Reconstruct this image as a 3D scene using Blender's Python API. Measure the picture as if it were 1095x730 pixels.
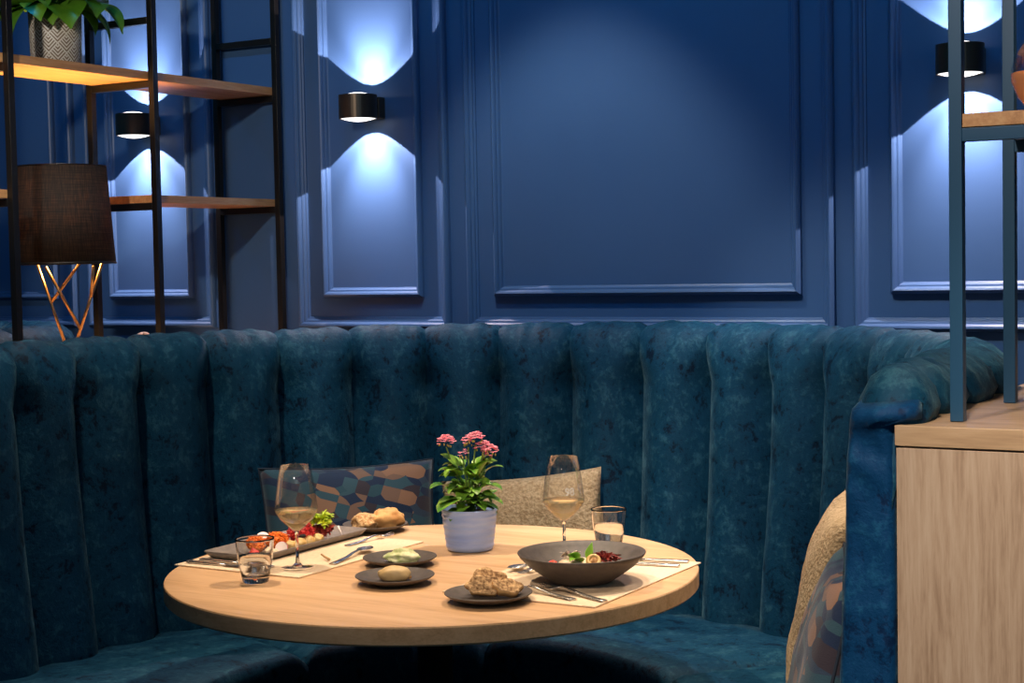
import bpy, bmesh, math, random
from math import sin, cos, pi, radians, sqrt, atan2
from mathutils import Vector, Matrix, noise
random.seed(7)
S = bpy.context.scene
for o in list(bpy.data.objects): bpy.data.objects.remove(o)
COL = S.collection

# ------------------------------------------------------------------ camera
F_PX, YAW, PITCH, ROLL, EYE = 1728.9, .53245, .050016, -.019438, 1.4431
fw = Vector((-sin(YAW)*cos(PITCH), cos(YAW)*cos(PITCH), -sin(PITCH)))
r0 = Vector((cos(YAW), sin(YAW), 0)); u0 = r0.cross(fw)
rt = r0*cos(ROLL)+u0*sin(ROLL); up = -r0*sin(ROLL)+u0*cos(ROLL)
cd = bpy.data.cameras.new('camera'); cam = bpy.data.objects.new('camera', cd); COL.objects.link(cam)
cam.matrix_world = Matrix(((rt.x, up.x, -fw.x, 0), (rt.y, up.y, -fw.y, 0), (rt.z, up.z, -fw.z, EYE), (0, 0, 0, 1)))
cd.sensor_width = 36; cd.lens = F_PX/1095*36; cd.clip_start = .05
S.camera = cam
# ------------------------------------------------------------------ world, lights, exposure
S.view_settings.view_transform = 'Standard'; S.view_settings.look = 'None'
S.view_settings.exposure = 0.25; S.view_settings.gamma = 1; S.view_settings.use_curve_mapping = False
w = bpy.data.worlds.new('world'); S.world = w; w.use_nodes = True
w.node_tree.nodes['Background'].inputs[0].default_value = (.07, .19, .40, 1)
w.node_tree.nodes['Background'].inputs[1].default_value = .13
TC = Vector((-2.013, 3.044, 0))       # table and banquette centre
def lamp(name, kind, loc, aim, power, color, size=.1, angle=60, blend=.3, size_y=None):
    l = bpy.data.lights.new(name, kind); l.energy = power; l.color = color
    if kind == 'SPOT': l.spot_size = radians(angle); l.spot_blend = blend; l.shadow_soft_size = size
    elif kind == 'AREA':
        l.size = size
        if size_y: l.shape = 'RECTANGLE'; l.size_y = size_y
    else: l.shadow_soft_size = size
    o = bpy.data.objects.new(name, l); COL.objects.link(o); o.location = loc
    o.rotation_euler = (Vector(aim)-Vector(loc)).to_track_quat('-Z', 'Y').to_euler()
    return o
RG = Vector((.862, .508, 0)); FG = Vector((-.508, .862, 0))   # camera right and forward on the floor
WARM = (1, .77, .53)
def P(base, r, f, z): v = base+RG*r+FG*f; return (v.x, v.y, z)
lamp('table_spot', 'SPOT', P(TC, .75, .30, 2.95), (TC.x, TC.y, .75), 150, WARM, .03, 36, .5)
lamp('table_spot', 'SPOT', P(TC, -.65, .25, 2.95), (TC.x, TC.y, .75), 140, WARM, .03, 36, .5)
lamp('banquette_spot', 'SPOT', (-2.35, 3.55, 2.95), (-2.3, 4.15, 1.15), 56, (1, .96, .88), .04, 60, .6)
lamp('banquette_spot', 'SPOT', (-2.9, 2.7, 2.95), (-3.2, 3.1, 1.25), 62, (1, .97, .86), .04, 50, .6)
lamp('banquette_spot', 'SPOT', (-1.7, 3.0, 2.95), (-1.25, 3.80, .95), 88, (1, .93, .84), .04, 54, .6)
lamp('counter_spot', 'SPOT', (-.45, 3.3, 2.95), (-.55, 3.3, 1.17), 75, WARM, .04, 60, .6)
lamp('counter_front_fill', 'SPOT', (-.35, .9, 2.9), (-.45, 2.5, .7), 230, (1, .86, .74), .08, 34, .8)  # added fill to brighten the counter front, no real fixture
lamp('shelf_fill', 'SPOT', (-2.3, 1.0, 2.55), (-3.5, 3.5, 2.05), 120, (1, .88, .74), .05, 30, .7)  # added front fill for the left shelf and pot
lamp('table_front_fill', 'SPOT', (-1.1, .9, 2.6), (TC.x, TC.y+.15, .85), 125, (1, .78, .57), .12, 27, .8)  # added warm fill for the front faces of food and cushions
lamp('right_shelf_fill', 'SPOT', (-1.0, .7, 2.9), (-.62, 2.7, 1.66), 130, (1, .84, .72), .08, 26, .8)  # added fill to lighten the right shelf board and posts
for wx in (-4.6, -3.57, -2.5, -1.75, -.7): lamp('wall_blue_fill', 'SPOT', (wx, 3.15, 3.05), (wx, 4.35, 1.75), 17, (.02, .46, 1), .03, 85, 1.0)  # added unseen blue fills that set the back wall's ambient tone
lamp('cushion_fill', 'SPOT', (-1.75, 2.2, 2.95), (-1.08, 2.9, .70), 60, (1, .84, .68), .05, 26, .7)  # added fill brightening the cushions inside the right arm
lamp('room_fill', 'AREA', (.9, -.4, 2.9), (-1.4, 3.2, .9), 13, (.5, .78, 1), 1.6)  # added soft ambient fill from behind the camera

# ------------------------------------------------------------------ materials
def new_mat(name):
    m = bpy.data.materials.new(name); m.use_nodes = True
    nt = m.node_tree; b = nt.nodes['Principled BSDF']; return m, nt, b
def setp(b, **k):
    for n, v in k.items():
        n = n.replace('_', ' ')
        if n in b.inputs: b.inputs[n].default_value = v
def rgb(c): return (c[0], c[1], c[2], 1)
def plain(name, c, rough=.5, **k):
    m, nt, b = new_mat(name); setp(b, Base_Color=rgb(c), Roughness=rough, **k); return m
def N(nt, t, **k):
    n = nt.nodes.new(t)
    for a, v in k.items(): setattr(n, a, v)
    return n
def ramp(nt, fac, stops, interp='LINEAR'):
    r = N(nt, 'ShaderNodeValToRGB'); r.color_ramp.interpolation = interp
    el = r.color_ramp.elements
    while len(el) > 1: el.remove(el[-1])
    el[0].position = stops[0][0]; el[0].color = rgb(stops[0][1])
    for p, c in stops[1:]:
        e = el.new(p); e.color = rgb(c)
    nt.links.new(fac, r.inputs[0]); return r.outputs[0]
def mapped(nt, scale=(1, 1, 1), rot=(0, 0, 0), coord='Object'):
    tc = N(nt, 'ShaderNodeTexCoord'); mp = N(nt, 'ShaderNodeMapping')
    mp.inputs['Scale'].default_value = scale; mp.inputs['Rotation'].default_value = rot
    nt.links.new(tc.outputs[coord], mp.inputs[0]); return mp.outputs[0]
def noise_t(nt, vec, scale, detail=4, rough=.55, dist=0):
    n = N(nt, 'ShaderNodeTexNoise'); n.inputs['Scale'].default_value = scale
    n.inputs['Detail'].default_value = detail; n.inputs['Roughness'].default_value = rough
    n.inputs['Distortion'].default_value = dist
    nt.links.new(vec, n.inputs['Vector']); return n.outputs['Fac']
def bump(nt, b, h, strength=.3, dist=.01):
    bp = N(nt, 'ShaderNodeBump'); bp.inputs['Strength'].default_value = strength; bp.inputs['Distance'].default_value = dist
    nt.links.new(h, bp.inputs['Height']); nt.links.new(bp.outputs[0], b.inputs['Normal'])
def math_n(nt, op, a, b_=None, c=None):
    n = N(nt, 'ShaderNodeMath', operation=op)
    for i, v in enumerate((a, b_, c)):
        if v is None: continue
        if isinstance(v, (int, float)): n.inputs[i].default_value = v
        else: nt.links.new(v, n.inputs[i])
    return n.outputs[0]
def noisy(name, c1, c2, scale, rough=.6, bs=.3, bd=.002, detail=4, coord='Object', vscale=(1, 1, 1), lo=.35, hi=.65, **k):
    m, nt, b = new_mat(name); v = mapped(nt, vscale, coord=coord)
    n = noise_t(nt, v, scale, detail); nt.links.new(ramp(nt, n, [(lo, c1), (hi, c2)]), b.inputs['Base Color'])
    if bs: bump(nt, b, n, bs, bd)
    setp(b, Roughness=rough, **k); return m

M = {}
M['wall'] = noisy('wall_blue_paint', (.048, .112, .250), (.052, .118, .260), 3, .42, .05, .001)
def velvet(name, dark, mid, light, sheen=.5, sc=9):
    m, nt, b = new_mat(name); v = mapped(nt)
    a = noise_t(nt, v, sc*1.5, 7, .72, .4); c = noise_t(nt, mapped(nt, (1, 1, .7)), 70, 5, .7, .2)
    s = math_n(nt, 'ADD', math_n(nt, 'MULTIPLY', a, .62), math_n(nt, 'MULTIPLY', c, .38))
    nt.links.new(ramp(nt, s, [(.405, dark), (.462, mid), (.52, mid), (.61, light)]), b.inputs['Base Color'])
    bump(nt, b, s, .5, .012)
    rr = N(nt, 'ShaderNodeMapRange'); nt.links.new(s, rr.inputs[0])
    rr.inputs[1].default_value = .38; rr.inputs[2].default_value = .6; rr.inputs[3].default_value = .1*sheen; rr.inputs[4].default_value = sheen
    nt.links.new(rr.outputs[0], b.inputs['Sheen Weight'])
    setp(b, Roughness=.62, Sheen_Roughness=.35, Sheen_Tint=(.45, .78, .85, 1)); b.inputs['Specular IOR Level'].default_value = .2
    return m
M['velvet'] = velvet('teal_crushed_velvet', (.0005, .013, .034), (.003, .052, .104), (.024, .108, .165), .20)
M['velvet_end'] = velvet('crushed_velvet_bluish_lit', (.001, .020, .070), (.002, .050, .145), (.010, .095, .21), .2, 8)  # arm end: same velvet, with bluer light put into the colours
def oak(name, c1, c2, c3, axis='x', rough=.5, s=1.0):
    m, nt, b = new_mat(name)
    sc = {'x': (1.2, 14, 14), 'y': (14, 1.2, 14), 'z': (14, 14, 1.0)}[axis]
    v = mapped(nt, tuple(q*s for q in sc))
    n1 = noise_t(nt, v, 1.6, 8, .62, .9)
    v2 = mapped(nt, tuple(q*s*5 for q in sc)); n2 = noise_t(nt, v2, 2.2, 4, .6)
    f = math_n(nt, 'ADD', math_n(nt, 'MULTIPLY', n1, .65), math_n(nt, 'MULTIPLY', n2, .35))
    nt.links.new(ramp(nt, f, [(.36, c1), (.5, c2), (.62, c3)]), b.inputs['Base Color'])
    bump(nt, b, f, .12, .001); setp(b, Roughness=rough); return m
M['oak_table'] = oak('oak_table_top', (.52, .31, .16), (.64, .40, .22), (.70, .46, .27), 'x', .45)
M['oak_edge'] = oak('oak_table_edge', (.56, .34, .17), (.70, .45, .24), (.78, .53, .30), 'x', .5, 1.6)
M['oak_panel'] = oak('oak_cabinet_front', (.36, .23, .14), (.52, .36, .235), (.60, .44, .30), 'z', .6, 1.7)
M['oak_shelf'] = oak('oak_shelf_board', (.42, .20, .08), (.56, .29, .12), (.64, .37, .17), 'y', .5, 1.2)
M['oak_top'] = oak('oak_counter_top', (.42, .26, .14), (.55, .36, .20), (.62, .42, .26), 'x', .5)
M['black_metal'] = plain('black_painted_steel', (.012, .011, .010), .35, Metallic=.3)
M['blue_reflection_metal'] = plain('steel_with_blue_reflection', (.020, .080, .155), .38, Metallic=.1)  # dark steel whose blue reflection is put into the base colour
M['drum'] = plain('dark_bronze_metal', (.10, .075, .055), .34, Metallic=.8)
M['brass'] = plain('brushed_brass', (.62, .38, .18), .3, Metallic=1.0)
M['steel'] = plain('polished_steel', (.80, .77, .74), .27, Metallic=1.0)
M['stone'] = noisy('dark_stoneware', (.062, .052, .048), (.092, .076, .070), 60, .55, .15, .0008)
M['tray'] = noisy('grey_taupe_stoneware', (.16, .135, .125), (.22, .185, .165), 50, .5, .15, .0008)
M['mat'] = noisy('cream_paper_mat', (.72, .56, .40), (.80, .64, .47), 140, .8, .2, .0006)
M['floor'] = noisy('dark_floor', (.010, .010, .012), (.018, .018, .020), 6, .6, .05)
M['ceiling'] = plain('dark_ceiling', (.03, .04, .06), .9)
M['plinth'] = plain('black_plinth', (.006, .006, .008), .8)
M['boucle'] = noisy('beige_boucle', (.48, .31, .155), (.74, .53, .30), 110, .95, 1.0, .006, 3)
M['piping'] = plain('dark_cushion_piping', (.02, .03, .05), .8)
def glass_thin(name, tint=(1, 1, 1), edge=.5):
    m = bpy.data.materials.new(name); m.use_nodes = True; nt = m.node_tree; nt.nodes.clear()
    out = N(nt, 'ShaderNodeOutputMaterial'); mx = N(nt, 'ShaderNodeMixShader'); tr = N(nt, 'ShaderNodeBsdfTransparent'); gl = N(nt, 'ShaderNodeBsdfGlossy')
    tr.inputs[0].default_value = rgb(tint); gl.inputs['Roughness'].default_value = .03
    lw = N(nt, 'ShaderNodeLayerWeight'); lw.inputs[0].default_value = .25
    f = math_n(nt, 'ADD', math_n(nt, 'MULTIPLY', lw.outputs['Fresnel'], edge), .035)
    nt.links.new(f, mx.inputs[0]); nt.links.new(tr.outputs[0], mx.inputs[1]); nt.links.new(gl.outputs[0], mx.inputs[2]); nt.links.new(mx.outputs[0], out.inputs[0]); return m
M['glass'] = glass_thin('clear_thin_glass', (.985, .985, .985), .45)
M['solid_glass'] = plain('clear_solid_glass', (1, 1, 1), .0, IOR=1.45); M['solid_glass'].node_tree.nodes['Principled BSDF'].inputs['Transmission Weight'].default_value = 1
M['water'] = plain('water', (.97, .99, 1), .0, IOR=1.33); M['water'].node_tree.nodes['Principled BSDF'].inputs['Transmission Weight'].default_value = 1
M['wine'] = plain('white_wine', (.97, .82, .52), .0, IOR=1.34); M['wine'].node_tree.nodes['Principled BSDF'].inputs['Transmission Weight'].default_value = .78
M['etch'] = plain('etched_white', (.95, .95, .95), .5)
def shade_mat():
    m, nt, b = new_mat('black_linen_shade')
    a = noise_t(nt, mapped(nt, (1, 1, 60)), 9, 3, .6); c = noise_t(nt, mapped(nt, (30, 30, 1.5)), 9, 3, .6)
    f = math_n(nt, 'MULTIPLY', a, c)
    nt.links.new(ramp(nt, f, [(.12, (.003, .002, .002)), (.40, (.016, .009, .006))]), b.inputs['Base Color'])
    tr = N(nt, 'ShaderNodeBsdfTranslucent'); mx = N(nt, 'ShaderNodeMixShader')
    nt.links.new(ramp(nt, f, [(.20, (.05, .025, .008)), (.38, (.85, .50, .22))]), tr.inputs[0])
    mx.inputs[0].default_value = .06
    out = nt.nodes['Material Output']
    nt.links.new(b.outputs[0], mx.inputs[1]); nt.links.new(tr.outputs[0], mx.inputs[2]); nt.links.new(mx.outputs[0], out.inputs[0])
    setp(b, Roughness=.85); return m
M['shade'] = shade_mat()
def arcs_mat():
    m, nt, b = new_mat('petal_pattern_fabric')
    tc = N(nt, 'ShaderNodeTexCoord'); mp = N(nt, 'ShaderNodeMapping'); mp.inputs['Scale'].default_value = (5.4, 5.4, 1); mp.inputs['Rotation'].default_value = (0, 0, .35)
    nt.links.new(tc.outputs['UV'], mp.inputs[0]); sp = N(nt, 'ShaderNodeSeparateXYZ'); nt.links.new(mp.outputs[0], sp.inputs[0])
    x, y = sp.outputs[0], sp.outputs[1]
    def lattice(ox, oy, r, sx=1.0):
        xx = math_n(nt, 'MULTIPLY', math_n(nt, 'ADD', x, ox), sx); yy = math_n(nt, 'ADD', y, oy)
        fx = math_n(nt, 'SUBTRACT', math_n(nt, 'FRACT', xx), .5); fy = math_n(nt, 'SUBTRACT', math_n(nt, 'FRACT', yy), .5)
        d = math_n(nt, 'SQRT', math_n(nt, 'ADD', math_n(nt, 'MULTIPLY', fx, fx), math_n(nt, 'MULTIPLY', fy, fy)))
        ins = math_n(nt, 'LESS_THAN', d, r)
        idn = math_n(nt, 'ADD', math_n(nt, 'MULTIPLY', math_n(nt, 'FLOOR', xx), 3.7), math_n(nt, 'MULTIPLY', math_n(nt, 'FLOOR', yy), 7.3))
        return ins, math_n(nt, 'MULTIPLY', ins, idn)
    i1, a1 = lattice(.13, .4, .62, .62); i2, a2 = lattice(.62, .9, .60, .8); i3, a3 = lattice(.37, .13, .55, .7)
    cb = N(nt, 'ShaderNodeCombineXYZ')
    nt.links.new(math_n(nt, 'ADD', a1, math_n(nt, 'MULTIPLY', i1, 2.3)), cb.inputs[0]); nt.links.new(math_n(nt, 'ADD', a2, math_n(nt, 'MULTIPLY', i2, 5.1)), cb.inputs[1])
    nt.links.new(math_n(nt, 'ADD', a3, math_n(nt, 'MULTIPLY', i3, 1.7)), cb.inputs[2])
    wn = N(nt, 'ShaderNodeTexWhiteNoise', noise_dimensions='3D'); nt.links.new(cb.outputs[0], wn.inputs[0])
    c = ramp(nt, wn.outputs['Value'], [(0, (.006, .022, .066)), (.20, (.040, .028, .040)), (.38, (.030, .085, .115)), (.58, (.32, .16, .09)), (.68, (.030, .055, .095)), (.80, (.018, .070, .10)), (.91, (.22, .12, .08))], 'CONSTANT')
    nt.links.new(c, b.inputs['Base Color']); n = noise_t(nt, tc.outputs['UV'], 160, 2); bump(nt, b, n, .3, .002)
    setp(b, Roughness=.8, Sheen_Weight=.2); return m
M['petal'] = arcs_mat()
def chevron_mat():
    m, nt, b = new_mat('white_pot_with_bronze_chevrons')
    tc = N(nt, 'ShaderNodeTexCoord'); sp = N(nt, 'ShaderNodeSeparateXYZ'); nt.links.new(tc.outputs['UV'], sp.inputs[0])
    x = math_n(nt, 'MULTIPLY', sp.outputs[0], 9.0); y = math_n(nt, 'MULTIPLY', sp.outputs[1], 18.0)
    fa = math_n(nt, 'FRACT', math_n(nt, 'ADD', x, y)); fb = math_n(nt, 'FRACT', math_n(nt, 'SUBTRACT', y, x))
    mn = math_n(nt, 'MINIMUM', fa, fb)
    st = math_n(nt, 'GREATER_THAN', math_n(nt, 'FRACT', math_n(nt, 'MULTIPLY', mn, 5.0)), .55)
    nt.links.new(ramp(nt, st, [(0, (.62, .60, .56)), (.5, (.16, .11, .07))], 'CONSTANT'), b.inputs['Base Color']); setp(b, Roughness=.5); return m
M['chevron'] = chevron_mat()
M['pot_blue'] = noisy('pale_blue_glazed_ceramic', (.24, .38, .84), (.40, .54, .92), 7, .3, .1, .001, vscale=(1, 1, 5))
M['leaf_big'] = noisy('deep_green_leaf', (.05, .16, .012), (.14, .30, .025), 9, .38, .3, .002)
M['leaf'] = noisy('bright_green_leaf', (.06, .22, .02), (.24, .44, .05), 30, .38, .3, .001)
M['stem'] = plain('green_stem', (.13, .24, .04), .6)
M['soil'] = noisy('dark_soil', (.02, .012, .008), (.05, .03, .02), 60, .95, .8, .004)
M['pink'] = noisy('pink_petals', (.95, .22, .38), (1, .55, .66), 120, .6, .2, .001)
M['bud'] = plain('yellow_green_buds', (.45, .38, .08), .6)
M['crust'] = noisy('golden_bread_crust', (.42, .19, .055), (.70, .42, .17), 22, .75, .5, .004)
M['seeded'] = noisy('seeded_bread_crust', (.33, .15, .045), (.74, .50, .26), 130, .8, 1, .004)
M['crumb'] = noisy('brown_bread_crumb', (.16, .075, .028), (.76, .50, .26), 120, .85, 1, .004)
M['butter'] = noisy('beige_spread', (.52, .36, .17), (.60, .44, .23), 30, .5, .2, .002)
M['herb'] = noisy('pale_green_herb_butter', (.36, .44, .17), (.78, .76, .52), 45, .6, .8, .004)
M['carrot'] = noisy('orange_grated_carrot', (.80, .13, .005), (.98, .30, .02), 120, .5, 1, .004)
M['beet'] = noisy('red_beet_strips', (.40, .006, .012), (.70, .03, .03), 80, .4, .6, .004)
M['radish'] = plain('white_radish', (.86, .76, .76), .4)
M['radish_skin'] = plain('pink_radish_skin', (.72, .10, .20), .4)
M['dumpling'] = noisy('golden_dumpling', (.62, .36, .10), (.86, .66, .33), 40, .5, .4, .003)
M['lettuce'] = noisy('lime_green_lettuce', (.26, .42, .01), (.58, .66, .04), 60, .5, .5, .003)
M['redleaf'] = noisy('dark_red_lettuce', (.14, .012, .012), (.34, .04, .03), 60, .5, .5, .003)
M['basil'] = noisy('fresh_green_leaf', (.13, .34, .02), (.26, .50, .04), 40, .45, .4, .002)
M['sprout'] = noisy('pale_purple_sprouts', (.26, .16, .14), (.72, .62, .50), 90, .6, .5, .003)
M['cream'] = noisy('cream_dressing', (.66, .52, .34), (.82, .70, .52), 60, .4, .4, .002)
M['tomato'] = plain('red_tomato', (.68, .06, .03), .3)
M['amber'] = plain('coppery_glass', (.80, .36, .16), .08, IOR=1.3); M['amber'].node_tree.nodes['Principled BSDF'].inputs['Transmission Weight'].default_value = .55
M['pale'] = plain('pale_peach_plastic', (.75, .55, .42), .5)
M['wood_pick'] = plain('light_wood', (.45, .27, .12), .6)

# ------------------------------------------------------------------ mesh helpers
def link(name, me, mat, parent=None, loc=(0, 0, 0), smooth=True, bevel=0):
    o = bpy.data.objects.new(name, me); COL.objects.link(o)
    mats = mat if isinstance(mat, (list, tuple)) else [mat]
    for k in mats: me.materials.append(M[k] if isinstance(k, str) else k)
    o.location = loc
    if parent: o.parent = parent
    if smooth:
        for p in me.polygons: p.use_smooth = True
    if bevel:
        b = o.modifiers.new('bevel', 'BEVEL'); b.width = bevel; b.segments = 2; b.limit_method = 'ANGLE'
        wn = o.modifiers.new('wn', 'WEIGHTED_NORMAL')
    return o
def bm_link(name, bm, mat, parent=None, **k):
    bmesh.ops.recalc_face_normals(bm, faces=bm.faces[:])
    me = bpy.data.meshes.new(name); bm.to_mesh(me); bm.free(); return link(name, me, mat, parent, **k)
def box(bm, a, b):
    r = bmesh.ops.create_cube(bm, size=1)
    for v in r['verts']:
        v.co = Vector([(a[i]+b[i])/2+v.co[i]*(b[i]-a[i]) for i in range(3)])
def boxobj(name, a, b, mat, parent=None, bevel=.002):
    bm = bmesh.new(); box(bm, a, b); return bm_link(name, bm, mat, parent, smooth=False, bevel=bevel)
def tube(bm, pts, r, seg=10, cap=True):
    pts = [Vector(p) for p in pts]; rings = []; n = len(pts)
    rr = r if isinstance(r, (list, tuple)) else [r]*n
    up_ = None
    for i, p in enumerate(pts):
        t = (pts[min(i+1, n-1)]-pts[max(i-1, 0)]).normalized()
        if up_ is None: up_ = t.orthogonal().normalized()
        up_ = (up_-t*up_.dot(t)).normalized(); s = t.cross(up_)
        rings.append([bm.verts.new(p+(up_*cos(2*pi*k/seg)+s*sin(2*pi*k/seg))*rr[i]) for k in range(seg)])
    for i in range(n-1):
        for k in range(seg):
            bm.faces.new((rings[i][k], rings[i][(k+1) % seg], rings[i+1][(k+1) % seg], rings[i+1][k]))
    if cap: bm.faces.new(rings[0]); bm.faces.new(rings[-1])
def lathe(bm, prof, seg=48, c=(0, 0, 0), uv=False):
    rings = []; c = Vector(c)
    for r, z in prof:
        if r < 1e-6: rings.append([bm.verts.new(c+Vector((0, 0, z)))])
        else: rings.append([bm.verts.new(c+Vector((r*cos(2*pi*k/seg), r*sin(2*pi*k/seg), z))) for k in range(seg)])
    uvl = bm.loops.layers.uv.verify() if uv else None
    for i in range(len(rings)-1):
        A, B = rings[i], rings[i+1]
        for k in range(seg):
            k2 = (k+1) % seg
            vs = [A[k % len(A)], A[k2 % len(A)], B[k2 % len(B)], B[k % len(B)]]
            if len(A) == 1: vs = [A[0], B[k2], B[k]]
            if len(B) == 1: vs = [A[k], A[k2], B[0]]
            if len(A) == 1 and len(B) == 1: continue
            f = bm.faces.new(vs)
            if uv and len(vs) == 4:
                zz = (prof[i][1], prof[i+1][1])
                for lp, q in zip(f.loops, ((k/seg, zz[0]), ((k+1)/seg, zz[0]), ((k+1)/seg, zz[1]), (k/seg, zz[1]))): lp[uvl].uv = q
def lathe_obj(name, prof, mat, parent=None, loc=(0, 0, 0), seg=48, **k):
    bm = bmesh.new(); lathe(bm, prof, seg, uv=k.pop('uv', False)); return bm_link(name, bm, mat, parent, loc=loc, **k)
def empty(name, loc, rz=0):
    o = bpy.data.objects.new(name, None); COL.objects.link(o); o.location = loc; o.rotation_euler = (0, 0, rz); o.empty_display_size = .05; return o
def tag(o, label, cat, group=None, kind=None):
    o['label'] = label; o['category'] = cat
    if group: o['group'] = group
    if kind: o['kind'] = kind
    return o
def struct(o): o['kind'] = 'structure'; return o
def dup(root, loc, rz=None):
    r = root.copy(); COL.objects.link(r); r.location = loc
    if rz is not None: r.rotation_euler = (0, 0, rz)
    for ch in root.children:
        c = ch.copy(); COL.objects.link(c); c.parent = r
        for g in ch.children: d = g.copy(); COL.objects.link(d); d.parent = c
    return r
def blob(bm, c, s, sub=3, amp=.15, freq=1.5, seed=0, flat=None):
    r = bmesh.ops.create_icosphere(bm, subdivisions=sub, radius=1)
    for v in r['verts']:
        d = v.co.normalized(); n = noise.fractal(d*freq+Vector((seed*7.3, seed, 0)), 1, 2, 3)
        q = d*(1+amp*n)
        q = Vector((q.x*s[0], q.y*s[1], q.z*s[2]))
        if flat is not None and q.z < flat: q.z = flat
        v.co = q+Vector(c)
def leaf(bm, base, dirv, L, W, droop=.5, fold=.25, n=10, shape=1.0, nrm=None, scallop=0, twist=0):
    """pointed leaf with a folded midrib, arching down along its length"""
    d = Vector(dirv).normalized(); side = d.cross(Vector((0, 0, 1)))
    side = side.normalized() if side.length > 1e-3 else Vector((1, 0, 0))
    if twist: side = Matrix.Rotation(twist, 3, d) @ side
    p = Vector(base); rows = []
    for i in range(n+1):
        t = i/n
        dd = Matrix.Rotation(-droop*t*1.6, 3, side) @ d
        nn = side.cross(dd).normalized()
        wv = W*(sin(pi*min(1, (t**.75)))**shape)*(1-.25*t)
        if scallop: wv *= 1+scallop*sin(t*26)
        wv = max(wv, W*.03)
        rows.append([bm.verts.new(p+side*wv*a+nn*abs(a)*wv*fold) for a in (-1, -.5, 0, .5, 1)])
        p = p+dd*(L/n)
    for i in range(n):
        for k in range(4): bm.faces.new((rows[i][k], rows[i][k+1], rows[i+1][k+1], rows[i+1][k]))
def solid(o, t): m = o.modifiers.new('solid', 'SOLIDIFY'); m.thickness = t; m.offset = 0; return o
def subsurf(o, n=1): m = o.modifiers.new('sub', 'SUBSURF'); m.levels = n; m.render_levels = n; return o

# ------------------------------------------------------------------ room
V = 4.35
struct(boxobj('floor', (-8, -3, -.05), (3, V+.1, 0), 'floor', bevel=0))
struct(boxobj('ceiling', (-8, -3, 3.15), (3, V+.1, 3.2), 'ceiling', bevel=0))
struct(boxobj('wall_back', (-8, V, 0), (3, V+.1, 3.15), 'wall', bevel=0))
def frame(x0, x1, z0, z1, prof, name):
    """mitred moulding frame; prof = (inset, height off the wall)"""
    bm = bmesh.new(); rings = []
    for d, h in prof:
        rings.append([bm.verts.new((x, V-h, z)) for x, z in ((x0+d, z0+d), (x1-d, z0+d), (x1-d, z1-d), (x0+d, z1-d))])
    for i in range(len(rings)-1):
        for k in range(4): bm.faces.new((rings[i][k], rings[i][(k+1) % 4], rings[i+1][(k+1) % 4], rings[i+1][k]))
    o = bm_link(name, bm, 'wall', smooth=False); return struct(o)
PO = [(0, 0), (0, .014), (.004, .021), (.009, .025), (.015, .024), (.020, .019), (.021, .015), (.026, .014), (.030, .011), (.031, .007), (.037, .005), (.038, 0)]
PI_ = [(0, 0), (0, .012), (.004, .019), (.009, .023), (.014, .021), (.018, .016), (.019, .012), (.024, .011), (.027, .007), (.028, .003), (.032, 0)]
ti = [0]
def panel(cx, half, inset):
    for (e, z0, prof) in ((0, 1.229, PO), (inset, 1.332, PI_)):
        ti[0] += 1; frame(cx-half+e, cx+half-e, z0, 2.95-e, prof, 'trim_%d' % ti[0])
NAR = (-4.055, -3.084, -1.153)
for c in NAR: panel(c, .302, .104)
panel(-2.113, .602, .098)
panel(-5.02, .602, .098)
panel(-.18, .602, .098)

# ------------------------------------------------------------------ wall sconces (real up/down lamps)
LENS = bpy.data.materials.new('lit_lens'); LENS.use_nodes = True; nt = LENS.node_tree; nt.nodes.clear()
_o = N(nt, 'ShaderNodeOutputMaterial'); _a = N(nt, 'ShaderNodeAddShader'); _t = N(nt, 'ShaderNodeBsdfTransparent'); _e = N(nt, 'ShaderNodeEmission')
_e.inputs[0].default_value = (1, .95, .92, 1); _e.inputs[1].default_value = 1.6
nt.links.new(_t.outputs[0], _a.inputs[0]); nt.links.new(_e.outputs[0], _a.inputs[1]); nt.links.new(_a.outputs[0], _o.inputs[0]); M['lens'] = LENS
SCY, SCZ, SR, SH = V-.088, 1.945, .062, .038
def make_sconce():
    r = empty('wall_sconce', (0, SCY, SCZ))
    bm = bmesh.new(); lathe(bm, [(SR-.004, -SH), (SR, -SH), (SR, SH), (SR-.004, SH), (SR-.004, -SH)], 48); bm_link('drum', bm, 'drum', r, bevel=0, smooth=False)
    bm = bmesh.new(); box(bm, (-.046, .050, -SH+.003), (.046, .088, SH-.003)); bm_link('mounting_plate', bm, 'drum', r, smooth=False, bevel=.004)
    for s in (-1, 1):
        bm = bmesh.new(); lathe(bm, [(SR-.005, s*(SH-.002)), (.04, s*(SH+.003)), (.02, s*(SH+.007)), (0, s*(SH+.009))], 32); bm_link('lens', bm, 'lens', r)
    return r
sc = make_sconce()
tag(sc, 'black drum wall sconce between the left shelf and the big centre wall panel', 'wall lamp', 'drum wall sconces')
sc.location.x = NAR[1]+.015
s2 = dup(sc, (NAR[0]+.015, SCY, SCZ)); s2['label'] = 'black drum wall sconce seen through the left shelf, behind its middle post'
s3 = dup(sc, (NAR[2]+.015, SCY, SCZ)); s3['label'] = 'black drum wall sconce at right, partly hidden by the steel shelf post'
for c in NAR:
    for s in (-1, 1):
        lamp('sconce_beam', 'SPOT', (c+.015, SCY, SCZ), (c+.015, SCY+.0001, SCZ+s), 18, (1, .79, .79), .0025, 2*math.degrees(math.atan(1.12)), .015)
        lamp('sconce_beam', 'SPOT', (c+.015, SCY, SCZ), (c+.015, SCY+.26, SCZ+s), 27, (1, .79, .81), .0025, 62, 1.0)

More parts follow.
